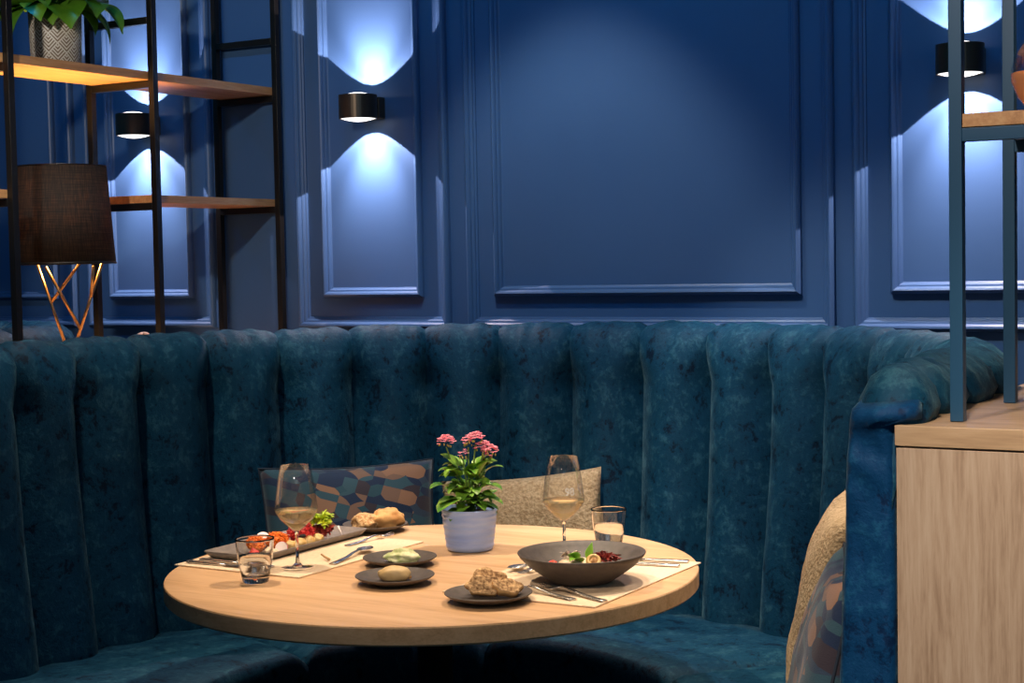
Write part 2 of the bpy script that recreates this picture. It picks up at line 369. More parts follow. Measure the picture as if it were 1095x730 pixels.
# ------------------------------------------------------------------ banquette
R0, RO, DR = 1.05, 1.27, 0.0
ARM = .515
PROF = [(1.015, .40), (1.02, .47), (1.03, .56), (1.048, .70), (1.062, .85), (1.074, 1.0), (1.082, 1.10), (1.090, 1.165), (1.102, 1.205), (1.122, 1.234), (1.150, 1.248), (1.185, 1.249), (1.220, 1.237), (1.245, 1.216), (1.256, 1.19), (1.250, 1.176), (1.232, 1.172), (1.230, 1.13), (1.230, .95), (1.230, .40)]
def path(s, r, cx, cy):
    """s = arc length along the inner line: <0 right arm, beyond the half circle left arm; DR shrinks the radius"""
    if s < 0:
        d = -s; k = max(0, min(1, (RO-r)/.22)); return Vector((cx+r-DR+.098*(d/.515)**1.2*k, cy-d, 0)), Vector((1, 0, 0))
    if s > pi*(R0-DR):
        d = s-pi*(R0-DR); return Vector((cx-r+DR, cy-d, 0)), Vector((-1, 0, 0))
    th = s/(R0-DR); n = Vector((cos(th), sin(th), 0)); return Vector((cx, cy, 0))+n*(r-DR), n
def channel(s0, s1, cx, cy, parent, seed):
    bm = bmesh.new(); nT = 22; rows = []; np_ = len(PROF)
    # densify the profile
    pr = []
    for i in range(np_-1):
        (ra, za), (rb, zb) = PROF[i], PROF[i+1]; k = max(1, int(math.hypot(rb-ra, zb-za)/.03))
        for j in range(k): pr.append((ra+(rb-ra)*j/k, za+(zb-za)*j/k))
    pr.append(PROF[-1])
    for i, (r, z) in enumerate(pr):
        a = pr[max(0, i-1)]; b = pr[min(len(pr)-1, i+1)]
        tr, tz = b[0]-a[0], b[1]-a[1]; l = math.hypot(tr, tz); nr, nz = -tz/l, tr/l
        row = []
        top = max(0, min(1, (z-1.10)/.12))
        for j in range(nT+1):
            t = j/nT; e = abs(2*t-1)
            puff = (1-e**(2.2+3.6*top))*(.080-.064*top) - .060+.054*top
            s = s0+(s1-s0)*t
            p0, n = path(s, r, cx, cy)
            nz_ = noise.fractal(Vector((p0.x*5, p0.y*5, z*4+seed)), 1, 2, 3)*.006
            g = top*.0025*sin(s*95+noise.noise(Vector((s*9, z*6, seed)))*5)*(1 if r < 1.2 else .3)   # gathered creases at the roll
            h = puff+nz_*(1-e**4)+g*(1-e**6)
            p = p0+n*(nr*h)+Vector((0, 0, z+nz*h))
            if s < 0:
                dd = s+ARM; q_ = max(0, 1-dd/.10)
                if z > 1.14: p.z -= .042*q_**2*min(1, (z-1.14)/.06)
            row.append(bm.verts.new(p))
        rows.append(row)
    for i in range(len(rows)-1):
        for j in range(nT): bm.faces.new((rows[i][j], rows[i][j+1], rows[i+1][j+1], rows[i+1][j]))
    if s0 <= -ARM+1e-6:      # close the end of the arm
        c = bm.verts.new(path(s0, 1.15, cx, cy)[0]+Vector((0, -.006, .9)))
        col = [rw[0] for rw in rows]
        for i in range(len(col)-1): bm.faces.new((col[i], col[i+1], c))
    me = bpy.data.meshes.new('back_channel'); bmesh.ops.recalc_face_normals(bm, faces=bm.faces[:]); bm.to_mesh(me); bm.free()
    return link('back_channel', me, 'velvet', parent)
def ring_part(name, r0, r1, z0, z1, a0, a1, arm, cx, cy, parent, mat, rnd=.02, puff=.0):
    """a segment of the U shaped seat; a0..a1 are arc lengths along the inner line"""
    prof = [(r1, z0), (r0, z0), (r0-0, z1-rnd), (r0+rnd*.3, z1-rnd*.3), (r0+rnd, z1)]
    k = 8
    prof += [(r0+rnd+(r1-r0-rnd)*j/k, z1+puff*sin(pi*j/k)) for j in range(1, k+1)]
    bm = bmesh.new(); rows = []; n = max(4, int((a1-a0)/.04))
    for i in range(n+1):
        s = a0+(a1-a0)*i/n; row = []
        for r, z in prof:
            p, nn = path(s, r, cx, cy)
            if s < 0: p.x = cx+r
            e = min(1, min(i, n-i)/1.5)
            row.append(bm.verts.new(p+Vector((0, 0, z-(1-e)*rnd*(z > z1-rnd*1.1)))))
        rows.append(row)
    for i in range(n):
        for j in range(len(prof)): j2 = (j+1) % len(prof); bm.faces.new((rows[i][j], rows[i][j2], rows[i+1][j2], rows[i+1][j]))
    bm.faces.new(rows[0]); bm.faces.new(rows[-1])
    return bm_link(name, bm, mat, parent)
def banquette(cx, cy, label, smin, smax, full=True):
    r = empty('curved_banquette', (0, 0, 0)); tag(r, label, 'sofa')
    first = radians(90.8-11.05*12)*R0; step = radians(11.05)*R0
    s = first; k = 0
    while s < pi*R0+1.3:
        a, b = s, s+step
        if a < -ARM: a = -ARM
        if b > -ARM+.03 and a < smax and b > smin: channel(a, b, cx, cy, r, k)
        s += step; k += 1
    if full:
        for a, b in ((-ARM, .9), (.9, 2.02), (2.02, radians(158)*R0), (radians(158)*R0, 4.3)):
            ring_part('seat_cushion', .565, 1.045, .33, .452, a, b, 0, cx, cy, r, 'velvet', .03, .006)
        ring_part('plinth', .70, 1.20, .0, .33, -ARM+.02, 4.3, 0, cx, cy, r, 'plinth', .002)
    return r
bq = banquette(TC.x, TC.y, 'high curved banquette in teal crushed velvet with channelled back, wrapping round the table', -9, 9)
DR = .62
bq2 = banquette(-4.63, 3.62, 'neighbouring teal velvet banquette whose top shows behind the lamp at far left', -.6, 1.6, False)
DR = 0.0
# end of the right arm: velvet pulled over the end of the back
def end_panel():
    cx, cy = TC.x, TC.y; yE = cy-ARM
    xi = lambda z: cx+[r for r, zz in PROF if zz >= min(z, 1.2)][0]+.098*((RO-[r for r, zz in PROF if zz >= min(z, 1.2)][0])/.22)
    bm = bmesh.new(); rows = []; nz = 90; nx = 22
    def interp(z):
        pts = [p for p in PROF[:11]]
        for (ra, za), (rb, zb) in zip(pts, pts[1:]):
            if za <= z <= zb: return ra+(rb-ra)*(z-za)/(zb-za)
        return pts[-1][0] if z > pts[-1][1] else pts[0][0]
    for i in range(nz+1):
        z = .02+(1.205-.02)*i/nz
        r = interp(max(z, .4)); kk = (RO-r)/.22; xa = cx+r+.098*kk-.018; xb = cx+1.270 if z > 1.172 else cx+1.231
        if z > 1.185: q = (z-1.185)/.02; xa += .004*q*q; xb -= .006*q*q
        row = []
        for j in range(nx+1):
            t = j/nx; x = xa+(xb-xa)*t; e = 1-abs(2*t-1)**8
            topf = max(0, min(1, (z-1.02)/.16))
            h = .022*e+.007*noise.fractal(Vector((x*9, 3, z*7)), 1, 2, 4)
            lip = .016*max(0, min(1, (z-1.160)/.02))
            drape = topf*.010*sin((z*60)+(x*55)+4*noise.noise(Vector((x*8, 0, z*10))))*(1-abs(t-.35))
            y = yE+.012-h-lip*e-drape*e
            if z > 1.188: y += .034*((z-1.188)/.017)**2
            row.append(bm.verts.new((x, y, z+.010*topf*e*(t-.5))))
        rows.append(row)
    for i in range(nz):
        for j in range(nx): bm.faces.new((rows[i][j], rows[i][j+1], rows[i+1][j+1], rows[i+1][j]))
    o = bm_link('end_panel', bm, 'velvet_end', bq); o['label'] = 'velvet end of the right arm, bluish light in its colour'
    solid(o, .006); o.modifiers['solid'].offset = -1
end_panel()

# ------------------------------------------------------------------ counters with steel shelves
def counter(x0, y0, label):
    r = empty('oak_counter', (x0, y0, 0)); tag(r, label, 'counter')
    W, D = .657, V-.03-y0
    boxobj('counter_top', (0, 0, 1.137), (W, D, 1.17), 'oak_top', r, .0015)
    boxobj('side_panel', (.002, .0205, 0), (.020, D, 1.134), 'oak_panel', r, .001)
    boxobj('side_panel', (W-.020, .0205, 0), (W-.002, D, 1.134), 'oak_panel', r, .001)
    boxobj('front_panel', (.002, .002, 0), (W-.002, .020, 1.134), 'oak_panel', r, .001)
    return r
counter(-.778, 2.512, 'light oak counter at right with vertical grain front, beside the banquette arm')
counter(-3.908, 2.512, 'oak counter behind the left side of the banquette, carrying the lamp and black shelf')
T = .021
def shelf_unit(name, label, x0, x1, ys, mat, boards, rungs, ztop=2.85):
    z0 = 1.171; r = empty(name, ((x0+x1)/2, (ys[0]+ys[-1])/2, z0)); tag(r, label, 'shelf'); L = Vector(r.location)
    def bar(nm, a, b, m=mat, bv=.001): return boxobj(nm, tuple(Vector(a)-L), tuple(Vector(b)-L), m, r, bv)
    h = T/2
    for x in (x0, x1):
        for y in ys: bar('post', (x-h, y-h, z0), (x+h, y+h, ztop))
    for z in (ztop,):
        for x in (x0, x1): bar('rail', (x-h, ys[0]-h, z), (x+h, ys[-1]+h, z+T))
    for y, z in rungs: bar('rung', (x0+h, y-h, z-T), (x1-h, y+h, z))
    for (ya, yb, z, t) in boards: bar('board', (x0+h+.0006, ya, z-t), (x1-h-.0006, yb, z), 'oak_shelf', .0015)
    return r
YL = (2.57, 3.16, 3.73, 4.325)
shelf_unit('shelf_unit', 'black steel open shelf unit with oak boards at left, holding the leafy plant pot', -3.71, -3.45, YL, 'black_metal',
    [(YL[0]+.0, YL[3]+.01, 2.040, .026), (YL[2]-.010, YL[3]+.01, 1.665, .024), (YL[0], YL[1]-.0, 1.665, .024)],
    [(YL[0], 2.012), (YL[1], 2.012), (YL[2], 2.012), (YL[3], 2.012), (YL[2], 1.640), (YL[3], 1.640), (YL[0], 1.640), (YL[1], 1.640), (YL[3], 2.205), (YL[2], 2.205)])
shelf_unit('shelf_unit', 'steel open shelf unit coloured with a blue reflection, with oak board, on the right counter', -.70, -.44, (2.60, 2.95, 3.62, 4.31), 'blue_reflection_metal',
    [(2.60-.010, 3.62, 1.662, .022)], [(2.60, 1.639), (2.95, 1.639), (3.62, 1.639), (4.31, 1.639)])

# ------------------------------------------------------------------ table lamp on the left counter
def table_lamp():
    L = (-3.58, 3.47, 1.171); r = empty('table_lamp', L); tag(r, 'table lamp with tapered black linen shade and branching brass legs', 'lamp')
    zb, zt, rb, rtp = .288, .574, .148, .128
    bm = bmesh.new(); lathe(bm, [(rb, zb), (rtp, zt)], 64); o = bm_link('lamp_shade', bm, 'shade', r)
    solid(o, .0015)
    bm = bmesh.new(); lathe(bm, [(rb+.001, zb-.002), (rb+.0025, zb+.001), (rb+.001, zb+.006), (rb-.003, zb+.004), (rb-.003, zb-.002), (rb+.001, zb-.002)], 64); bm_link('shade_rim', bm, 'black_metal', r)
    bm = bmesh.new(); lathe(bm, [(rtp-.003, zt), (rtp+.0015, zt), (rtp+.001, zt+.003), (rtp-.003, zt+.003), (rtp-.003, zt)], 64); bm_link('shade_rim', bm, 'black_metal', r)
    def q(rr, ff, z): v = RG*rr+FG*ff; return (v.x, v.y, z)
    foot = q(.008, 0, .005)
    def rod(nm, a, b, rad=.0045):
        bm = bmesh.new(); tube(bm, [a, b], rad, 12); bm_link(nm, bm, 'brass', r)
    A1, B1 = q(-.085, .0, .30), q(.115, .0, .30)
    rod('leg', foot, A1); rod('leg', foot, B1)
    def lerp(a, b, t): return tuple(a[i]+(b[i]-a[i])*t for i in range(3))
    rod('branch', lerp(foot, A1, .57), q(.045, .03, .30)); rod('branch', lerp(foot, B1, .30), q(-.045, -.04, .28)); rod('branch', lerp(foot, B1, .62), q(.095, -.04, .28))
    lathe_obj('base', [(0, .0005), (.05, .0005), (.05, .006), (0, .007)], 'brass', r)
    bm = bmesh.new(); tube(bm, [q(.01, .0, .30), q(.01, 0, .36)], .014, 16); bm_link('bulb_holder', bm, 'black_metal', r)
    bm = bmesh.new()
    for a in range(3): th = a*2*pi/3; tube(bm, [(0, 0, .36), ((rb-.008)*cos(th), (rb-.008)*sin(th), .33)], .002, 6)
    bm_link('shade_ring', bm, 'black_metal', r)
    bl = bpy.data.materials.new('lit_bulb'); bl.use_nodes = True; n2 = bl.node_tree; bb = n2.nodes['Principled BSDF']
    bb.inputs['Emission Color'].default_value = (1, .6, .25, 1); bb.inputs['Emission Strength'].default_value = 12; M['bulb'] = bl
    bm = bmesh.new(); blob(bm, (q(.01, 0, 0)[0], q(.01, 0, 0)[1], .395), (.026, .026, .034), 2, 0); bm_link('bulb', bm, 'bulb', r)
    lamp('lamp_bulb', 'POINT', (L[0], L[1], L[2]+.47), (0, 0, 0), 22, (1, .55, .18), .03)
table_lamp()
# pale loop of cord on the left counter, just above the banquette edge
bm = bmesh.new(); tube(bm, [(-.026+.052*i/16, .004*sin(i), .010+.052*sin(pi*i/16)) for i in range(17)], .006, 8)
o = bm_link('cord_loop', bm, 'pale', loc=(-3.71, 3.93, 1.172)); tag(o, 'small pale peach loop peeking over the banquette edge, right of the lamp', 'cord')
o.rotation_euler = (0, 0, YAW); o.scale = (1.7, 1, .92)

# ------------------------------------------------------------------ leafy plant on the upper left shelf
def shelf_plant():
    L = (-3.58, 3.463, 2.0405); r = empty('potted_leafy_plant', L); tag(r, 'broad-leaved green plant in a white chevron-patterned pot on the top left shelf', 'plant')
    lathe_obj('pot', [(0, 0), (.068, 0), (.072, .004), (.077, .155), (.074, .158), (.070, .155), (.068, .13), (0, .13)], 'chevron', r, seg=64, uv=True)
    # pattern repeats by height
    bm = bmesh.new(); lathe(bm, [(0, .135), (.069, .132)], 24); bm_link('soil', bm, 'soil', r)
    random.seed(3)
    specs = []
    def q(rr, ff): return RG*rr+FG*ff
    for rr, ff, zz, L_, W_, dr in ((-.9, -.5, .35, .17, .035, 1.5), (-.6, -.8, .5, .14, .03, 1.7), (.95, -.3, .75, .20, .045, 1.5), (.45, -.9, .55, .15, .042, 1.5), (1, .1, .35, .15, .032, 1.7), (.8, -.6, .9, .20, .045, 1.35),
                                   (-.95, .25, .75, .22, .05, 1.3), (-.15, -1, .9, .13, .035, 1.7), (.2, .9, .7, .24, .05, 1), (-.6, .8, .7, .24, .05, 1), (.8, .6, .8, .26, .05, .9), (0, -.4, 1.4, .24, .05, .7), (-.5, .1, 1.4, .24, .05, .7), (.5, .1, 1.3, .26, .05, .75), (-1, -.2, .8, .20, .045, 1.3), (-1, -.4, .5, .24, .04, 1.1), (.15, -1, .4, .10, .03, 1.6), (.95, -.15, .2, .11, .028, 1.8)):
        if ff < .2 and zz < 1: zz = zz*.5-.05
        specs.append((q(rr, ff)+Vector((0, 0, zz)), L_, W_, dr))
    for d, L_, W_, dr in specs:
        bm = bmesh.new(); h = Vector((d.x, d.y, 0)).normalized()*.035; b = Vector((h.x, h.y, .165))
        tube(bm, [(h.x*.4, h.y*.4, .125), b], .003, 6); bm_link('stem', bm, 'stem', r)
        bm = bmesh.new(); leaf(bm, b, d, L_*1.2, W_*1.95, dr*.66, .28, 14, twist=random.uniform(-.4, .4)); bm_link('leaf', bm, 'leaf_big', r)
shelf_plant()
# rounded vase on the right shelf
lathe_obj('glass_vase', [(0, .0015), (.022, .0015), (.030, .006), (.048, .030), (.058, .055), (.0585, .068), (.0575, .069)], 'amber', None, loc=(-.585, 2.72, 1.6625))
vs = bpy.context.scene.objects['glass_vase']
v2 = lathe_obj('upper_bowl', [(.0575, .069), (.058, .075), (.052, .098), (.038, .118), (.018, .126), (.016, .130)], 'glass', vs)
tag(vs, 'rounded vase, clear above and coppery below, at the right edge on the shelf board', 'vase')
vs.location = (-.583, 2.72, 1.6625)
v2['label'] = 'clear upper half'

# ------------------------------------------------------------------ round table
def round_table():
    r = empty('round_table', (TC.x, TC.y, 0)); tag(r, 'round light oak table on a dark pedestal inside the banquette', 'table')
    bm = bmesh.new(); lathe(bm, [(0, .7505), (.597, .7505), (.5985, .7503)], 128); bm_link('table_surface', bm, 'oak_table', r, smooth=False)
    bm = bmesh.new(); lathe(bm, [(0, .712), (.596, .712), (.600, .716), (.600, .7475), (.5985, .7500), (.590, .7500), (0, .7500)], 128); o = bm_link('table_edge', bm, 'oak_edge', r, smooth=False)
    lathe_obj('pedestal', [(0, .02), (.26, .02), (.26, .012), (.262, .001), (0, .001)][::-1]+[(.045, .03), (.040, .05), (.040, .69), (.16, .70), (.16, .711), (0, .711)], 'plinth', r)
round_table()
ZT = .7508
# ------------------------------------------------------------------ placemats
def placemat(x0, x1, y0, y1, label):
    bm = bmesh.new(); box(bm, (x0, y0, 0), (x1, y1, .0035))
    o = bm_link('placemat', bm, 'mat', loc=(0, 0, ZT), smooth=False, bevel=.001); tag(o, label, 'placemat'); return o
placemat(-2.575, -2.212, 2.806, 3.306, 'cream placemat under the long food tray at left')
placemat(-1.840, -1.480, 2.815, 3.335, 'cream placemat under the dark salad bowl at right')
ZM = ZT+.0038
# ------------------------------------------------------------------ cutlery
def sweep_flat(bm, rows):
    """rows: (x, half width, z, thickness); builds a closed bar with rounded edge"""
    R_ = []
    for x, hw, z, t in rows:
        R_.append([bm.verts.new((x, y, z+dz)) for y, dz in ((-hw, 0), (-hw*.6, t/2), (hw*.6, t/2), (hw, 0), (hw*.6, -t/2), (-hw*.6, -t/2))])
    for i in range(len(R_)-1):
        for k in range(6): bm.faces.new((R_[i][k], R_[i][(k+1) % 6], R_[i+1][(k+1) % 6], R_[i+1][k]))
    bm.faces.new(R_[0]); bm.faces.new(R_[-1])
HANDLE = [(0, .0095, .002, .003), (.004, .0105, .0021, .004), (.03, .009, .0025, .004), (.07, .006, .005, .004), (.10, .0045, .010, .0045)]
def knife():
    r = empty('table_knife', (0, 0, 0)); bm = bmesh.new()
    sweep_flat(bm, [(0, .008, .003, .005), (.004, .0095, .003, .006), (.05, .0085, .003, .006), (.095, .0065, .003, .006), (.11, .005, .003, .005)]); bm_link('handle', bm, 'steel', r)
    bm = bmesh.new(); sweep_flat(bm, [(.1095, .005, .003, .003), (.118, .010, .003, .002), (.17, .0105, .003, .0015), (.20, .0085, .003, .0015), (.215, .003, .003, .001)]); bm_link('blade', bm, 'steel', r)
    return r
def fork(s=1.0):
    r = empty('table_fork', (0, 0, 0)); bm = bmesh.new()
    sweep_flat(bm, HANDLE+[(.125, .0045, .013, .004), (.132, .006, .012, .003)]); bm_link('handle', bm, 'steel', r)
    bm = bmesh.new(); sweep_flat(bm, [(.1315, .006, .012, .003), (.140, .0115, .009, .002), (.150, .0125, .006, .002)]); bm_link('head', bm, 'steel', r)
    for k in range(4):
        bm = bmesh.new(); y = (k-1.5)*.0068; tube(bm, [(.1495, y, .006), (.17, y, .004), (.185, y*.97, .006), (.196, y*.92, .011)], [.0016, .0015, .0013, .0007], 6); bm_link('tine', bm, 'steel', r)
    return r
def spoon():
    r = empty('dessert_spoon', (0, 0, 0)); bm = bmesh.new()
    sweep_flat(bm, HANDLE+[(.125, .004, .012, .004), (.134, .0045, .010, .003)]); bm_link('handle', bm, 'steel', r)
    bm = bmesh.new(); g = []
    for i in range(13):
        t = i/12; x = .133+.056*t; hw = .0175*sqrt(max(0.03, 1-(2*t-.94)**2*1.05)) if t < 1 else .004
        g.append([bm.verts.new((x, hw*a, .011-.0085*(1-a*a)*sin(pi*min(1, t*.93+.07)))) for a in (-1, -.6, -.2, .2, .6, 1)])
    for i in range(12):
        for k in range(5): bm.faces.new((g[i][k], g[i][k+1], g[i+1][k+1], g[i+1][k]))
    o = bm_link('bowl', bm, 'steel', r); solid(o, .0012); return r
kn, fk, spn = knife(), fork(), spoon()
used = {}
def put(kind, a, b, label, z=ZM, sc_=1.0):
    """a = handle end, b = where the tip points"""
    src = {'k': kn, 'f': fk, 's': spn}[kind]
    rz = atan2(b[1]-a[1], b[0]-a[0])
    if kind in used: o = dup(src, (a[0], a[1], z), rz)
    else: used[kind] = 1; o = src; o.location = (a[0], a[1], z); o.rotation_euler = (0, 0, rz)
    o.scale = (sc_,)*3
    tag(o, label, {'k': 'knife', 'f': 'fork', 's': 'spoon'}[kind], {'k': 'table knives', 'f': 'table forks', 's': 'dessert spoons'}[kind]); return o
put('k', (-2.560, 2.835), (-2.34, 2.842), 'steel knife on the left placemat, nearest its front edge, behind the water glass')
put('k', (-2.548, 2.868), (-2.34, 2.872), 'second steel knife on the left placemat, between the front knife and the tray')
put('s', (-2.232, 2.955), (-2.255, 3.14), 'dessert spoon lying on the left placemat near its right edge')
put('f', (-2.345, 3.165), (-2.325, 3.37), 'small fork beside the far end of the tray, tines under the bread roll plate', z=ZM, sc_=.88)
put('k', (-1.502, 3.315), (-1.73, 3.268), 'steel knife on the right placemat, behind the bowl, nearest the table rim')
put('k', (-1.500, 3.262), (-1.72, 3.222), 'steel knife on the right placemat, in front of the rear knife')
put('f', (-1.545, 2.848), (-1.73, 2.905), 'table fork in front of the dark bowl, its tines beside the bread slice plate')
put('f', (-1.482, 2.862), (-1.69, 2.940), 'table fork with its handle nearest the front corner of the right placemat')
put('s', (-1.760, 3.225), (-1.812, 3.05), 'dessert spoon tucked beside the dark bowl, pointing to the bread slice plate')
put('f', (-1.735, 3.185), (-1.79, 3.00), 'small dessert fork beside the left side of the dark bowl', sc_=.9)
# wooden pick by the spoon
bm = bmesh.new(); tube(bm, [(0, 0, .003), (.035, .012, .010)], [.0035, .002], 8); o = bm_link('wooden_pick', bm, 'wood_pick', loc=(-2.262, 2.985, ZM+.0015)); tag(o, 'short wooden pick lying against the spoon handle', 'pick')
o.rotation_euler = (0, 0, 2.4)

# ------------------------------------------------------------------ plates and bowl
def plate(x, y, R_, label, z=ZT):
    s = R_/.085
    o = lathe_obj('side_plate', [(r*s, zz) for r, zz in [(0, .0005), (.046, .0005), (.048, .002), (.052, .0045), (.066, .009), (.079, .0145), (.085, .019), (.0848, .0205), (.083, .0203), (.076, .016), (.062, .0112), (.05, .0082), (.03, .0075), (0, .0073)]], 'stone', None, loc=(x, y, z), seg=64)
    return tag(o, label, 'plate', 'dark stoneware side plates')
plate(-2.098, 3.035, .085, 'dark side plate carrying the pale green herb butter')
plate(-1.985, 2.851, .086, 'dark side plate carrying the smooth beige spread')
plate(-2.424, 3.398, .084, 'dark side plate carrying the bread rolls, at the back of the table')
plate(-1.706, 2.781, .090, 'dark side plate carrying the sliced brown bread, at the front of the table')
BX, BY = -1.620, 3.025
bw = lathe_obj('salad_bowl', [(0, .001), (.060, .001), (.066, .004), (.090, .020), (.115, .038), (.132, .055), (.1375, .0635), (.1365, .0655), (.134, .0645), (.127, .056), (.108, .040), (.085, .0245), (.060, .0145), (.03, .011), (0, .0105)], 'stone', None, loc=(BX, BY, ZM), seg=96)
tag(bw, 'wide dark stoneware bowl holding a small salad on the right placemat', 'bowl')

# woven shadow-free disc mark is not built; food in the bowl
def thing_bm(name, bm, mat, label, cat, loc=(0, 0, 0), group=None, **k):
    o = bm_link(name, bm, mat, None, loc=loc, **k); return tag(o, label, cat, group)
def B(rr, ff, z): v = RG*rr+FG*ff; return (BX+v.x, BY+v.y, ZM+z)
bm = bmesh.new(); blob(bm, (0, 0, 0), (.050, .036, .018), 3, .3, 2.2, 2); thing_bm('salad', bm, 'cream', 'cream-coloured salad heap in the middle of the dark bowl', 'salad', B(-.005, 0, .0330))
def lflet(name, mat, loc, d, L_, W_, label, droop=.6, cat='leaf', tw=0):
    bm = bmesh.new(); leaf(bm, (0, 0, 0), d, L_, W_, droop, .3, 10, twist=tw); o = thing_bm(name, bm, mat, label, cat, loc); solid(o, .0006); return o
def dirv(rr, ff, z): v = RG*rr+FG*ff; return (v.x, v.y, z)
lflet('basil_leaf', 'basil', B(-.002, -.022, .046), dirv(-.5, -.6, .65), .044, .017, 'green leaf lying over the front of the salad in the bowl', .7)
lflet('basil_leaf', 'basil', B(-.008, -.014, .047), dirv(-.6, -.3, .9), .040, .015, 'second green leaf behind the front leaf of the bowl salad', .7, tw=.7)
lflet('basil_leaf', 'basil', B(.014, .005, .045), dirv(.25, .0, 1.3), .040, .010, 'upright green leaf standing in the middle of the bowl salad', .2, tw=1.2)
def frill(bm, c, R_, n, L_, W_, seed, up_=.5):
    random.seed(seed)
    for i in range(n):
        a = random.uniform(0, 2*pi); z = random.uniform(-.1, 1); d = Vector((cos(a), sin(a), z*up_*2+.2)).normalized()
        b = Vector(c)+d*R_*random.uniform(.2, .7)
        leaf(bm, b, d, L_*random.uniform(.6, 1.1), W_*random.uniform(.7, 1.2), random.uniform(.2, 1.2), random.uniform(.2, .9), 6, .6, scallop=.35, twist=random.uniform(-1.5, 1.5))
bm = bmesh.new(); frill(bm, (0, 0, 0), .020, 80, .026, .005, 5); thing_bm('red_frisee', bm, 'redleaf', 'dark red curly leaf tuft at the right side of the bowl salad', 'leaf', B(.050, .0, .043))
bm = bmesh.new(); frill(bm, (0, 0, 0), .014, 50, .018, .0022, 6); thing_bm('sprout_tuft', bm, 'sprout', 'pale purple sprout tuft at the left of the bowl salad', 'sprouts', B(-.024, .012, .050))
bm = bmesh.new()
lathe(bm, [(.010, 0), (.015, .001), (.0165, .006), (.014, .012), (.009, .011), (.008, .004), (.010, 0)], 20); o = thing_bm('filled_pasta', bm, 'dumpling', 'golden pasta ring with brown filling at the front of the bowl salad', 'pasta', B(.024, -.026, .046)); o.rotation_euler = (radians(50), 0, YAW)
bm = bmesh.new(); blob(bm, (0, 0, .006), (.009, .009, .006), 2, .2, 2, 3); q_ = bm_link('filling', bm, 'seeded', o); q_['label'] = 'brown minced filling'
bm = bmesh.new(); blob(bm, (0, 0, 0), (.011, .008, .007), 2, .1, 2, 4); thing_bm('tomato_piece', bm, 'tomato', 'red tomato piece at the left edge of the bowl salad', 'tomato', B(-.062, -.018, .044))

# ------------------------------------------------------------------ long tray with appetisers at left
TX0, TX1, TY0, TY1 = -2.560, -2.385, 2.885, 3.315
def tray():
    bm = bmesh.new(); cx, cy = (TX0+TX1)/2, (TY0+TY1)/2; hx, hy = (TX1-TX0)/2, (TY1-TY0)/2
    loops = []
    for e, z in ((.020, 0), (.010, .004), (0, .017), (.001, .0188), (.0045, .0186), (.013, .010), (.030, .0085)):
        w_, h_ = hx-e, hy-e; rr = .012; lp = []
        for sx, sy, a0 in ((1, 1, 0), (-1, 1, pi/2), (-1, -1, pi), (1, -1, 1.5*pi)):
            for k in range(5): a = a0+k*pi/8; lp.append(bm.verts.new((sx*(w_-rr)+rr*cos(a), sy*(h_-rr)+rr*sin(a), z)))
        loops.append(lp)
    n = len(loops[0])
    for A, B_ in zip(loops, loops[1:]):
        for k in range(n): bm.faces.new((A[k], A[(k+1) % n], B_[(k+1) % n], B_[k]))
    bm.faces.new(loops[0]); bm.faces.new(loops[-1])
    o = bm_link('serving_tray', bm, 'tray', loc=(cx, cy, ZM+.0004), smooth=True); tag(o, 'long rectangular grey-brown tray of appetisers on the left placemat', 'tray')
tray()
ZF = ZM+.0095
def food(name, mat, x, y, s, label, cat, amp=.25, fr=2, seed=0, dz=0, sub=3, group=None):
    bm = bmesh.new(); blob(bm, (0, 0, 0), s, sub, amp, fr, seed, flat=-s[2]*.8); return thing_bm(name, bm, mat, label, cat, (x, y, ZF+s[2]*.8+dz), group)
def shreds(name, mat, x, y, s, n, label, cat, seed):
    random.seed(seed); bm = bmesh.new(); blob(bm, (0, 0, 0), (s[0]*.8, s[1]*.8, s[2]*.8), 3, .3, 2, seed, flat=-s[2]*.8)
    for i in range(n):
        a = random.uniform(0, 2*pi); e = random.uniform(0, 1.35); d = Vector((cos(a)*cos(e)*s[0], sin(a)*cos(e)*s[1], sin(e)*s[2]*1.1-.002))
        t = Vector((random.uniform(-1, 1), random.uniform(-1, 1), random.uniform(-.5, .5))).normalized()*random.uniform(.004, .009)
        tube(bm, [d*.95-t, d*1.05, d*.93+t+Vector((0, 0, -.001))], .0011, 5)
    return thing_bm(name, bm, mat, label, cat, (x, y, ZF+s[2]*.8))
shreds('carrot_salad', 'carrot', -2.450, 2.952, (.029, .026, .021), 150, 'orange grated heap at the front of the tray, behind the water glass', 'salad', 1)
shreds('carrot_salad', 'carrot', -2.445, 3.022, (.028, .028, .022), 150, 'orange grated heap left of the red beet on the tray', 'salad', 2)
shreds('beet_salad', 'beet', -2.425, 3.088, (.026, .040, .032), 220, 'red shredded heap in the middle of the tray, against the lettuce', 'salad', 3)
food('meat_piece', 'beet', -2.418, 2.905, (.014, .013, .011), 'small dark red piece at the near end of the tray, seen through the water glass', 'meat', .3, 2, 9)
def radish(x, y, z, label, rot):
    bm = bmesh.new(); lathe(bm, [(0, -.0012), (.0145, -.0012), (.0150, 0), (.0145, .0012), (0, .0012)], 28)
    o = bm_link('radish_slice', bm, 'radish', None, loc=(x, y, z), smooth=False); o.rotation_euler = rot
    bm = bmesh.new(); lathe(bm, [(.0147, -.0013), (.0156, 0), (.0147, .0013)], 28); bm_link('radish_skin', bm, 'radish_skin', o); tag(o, label, 'radish')
radish(-2.402, 2.985, ZF+.0125, 'white radish slice leaning on the front orange heap', (radians(62), 0, radians(25)))
radish(-2.462, 2.990, ZF+.033, 'white radish slice with pink rim lying on top of the orange heaps', (radians(40), .2, radians(20)))
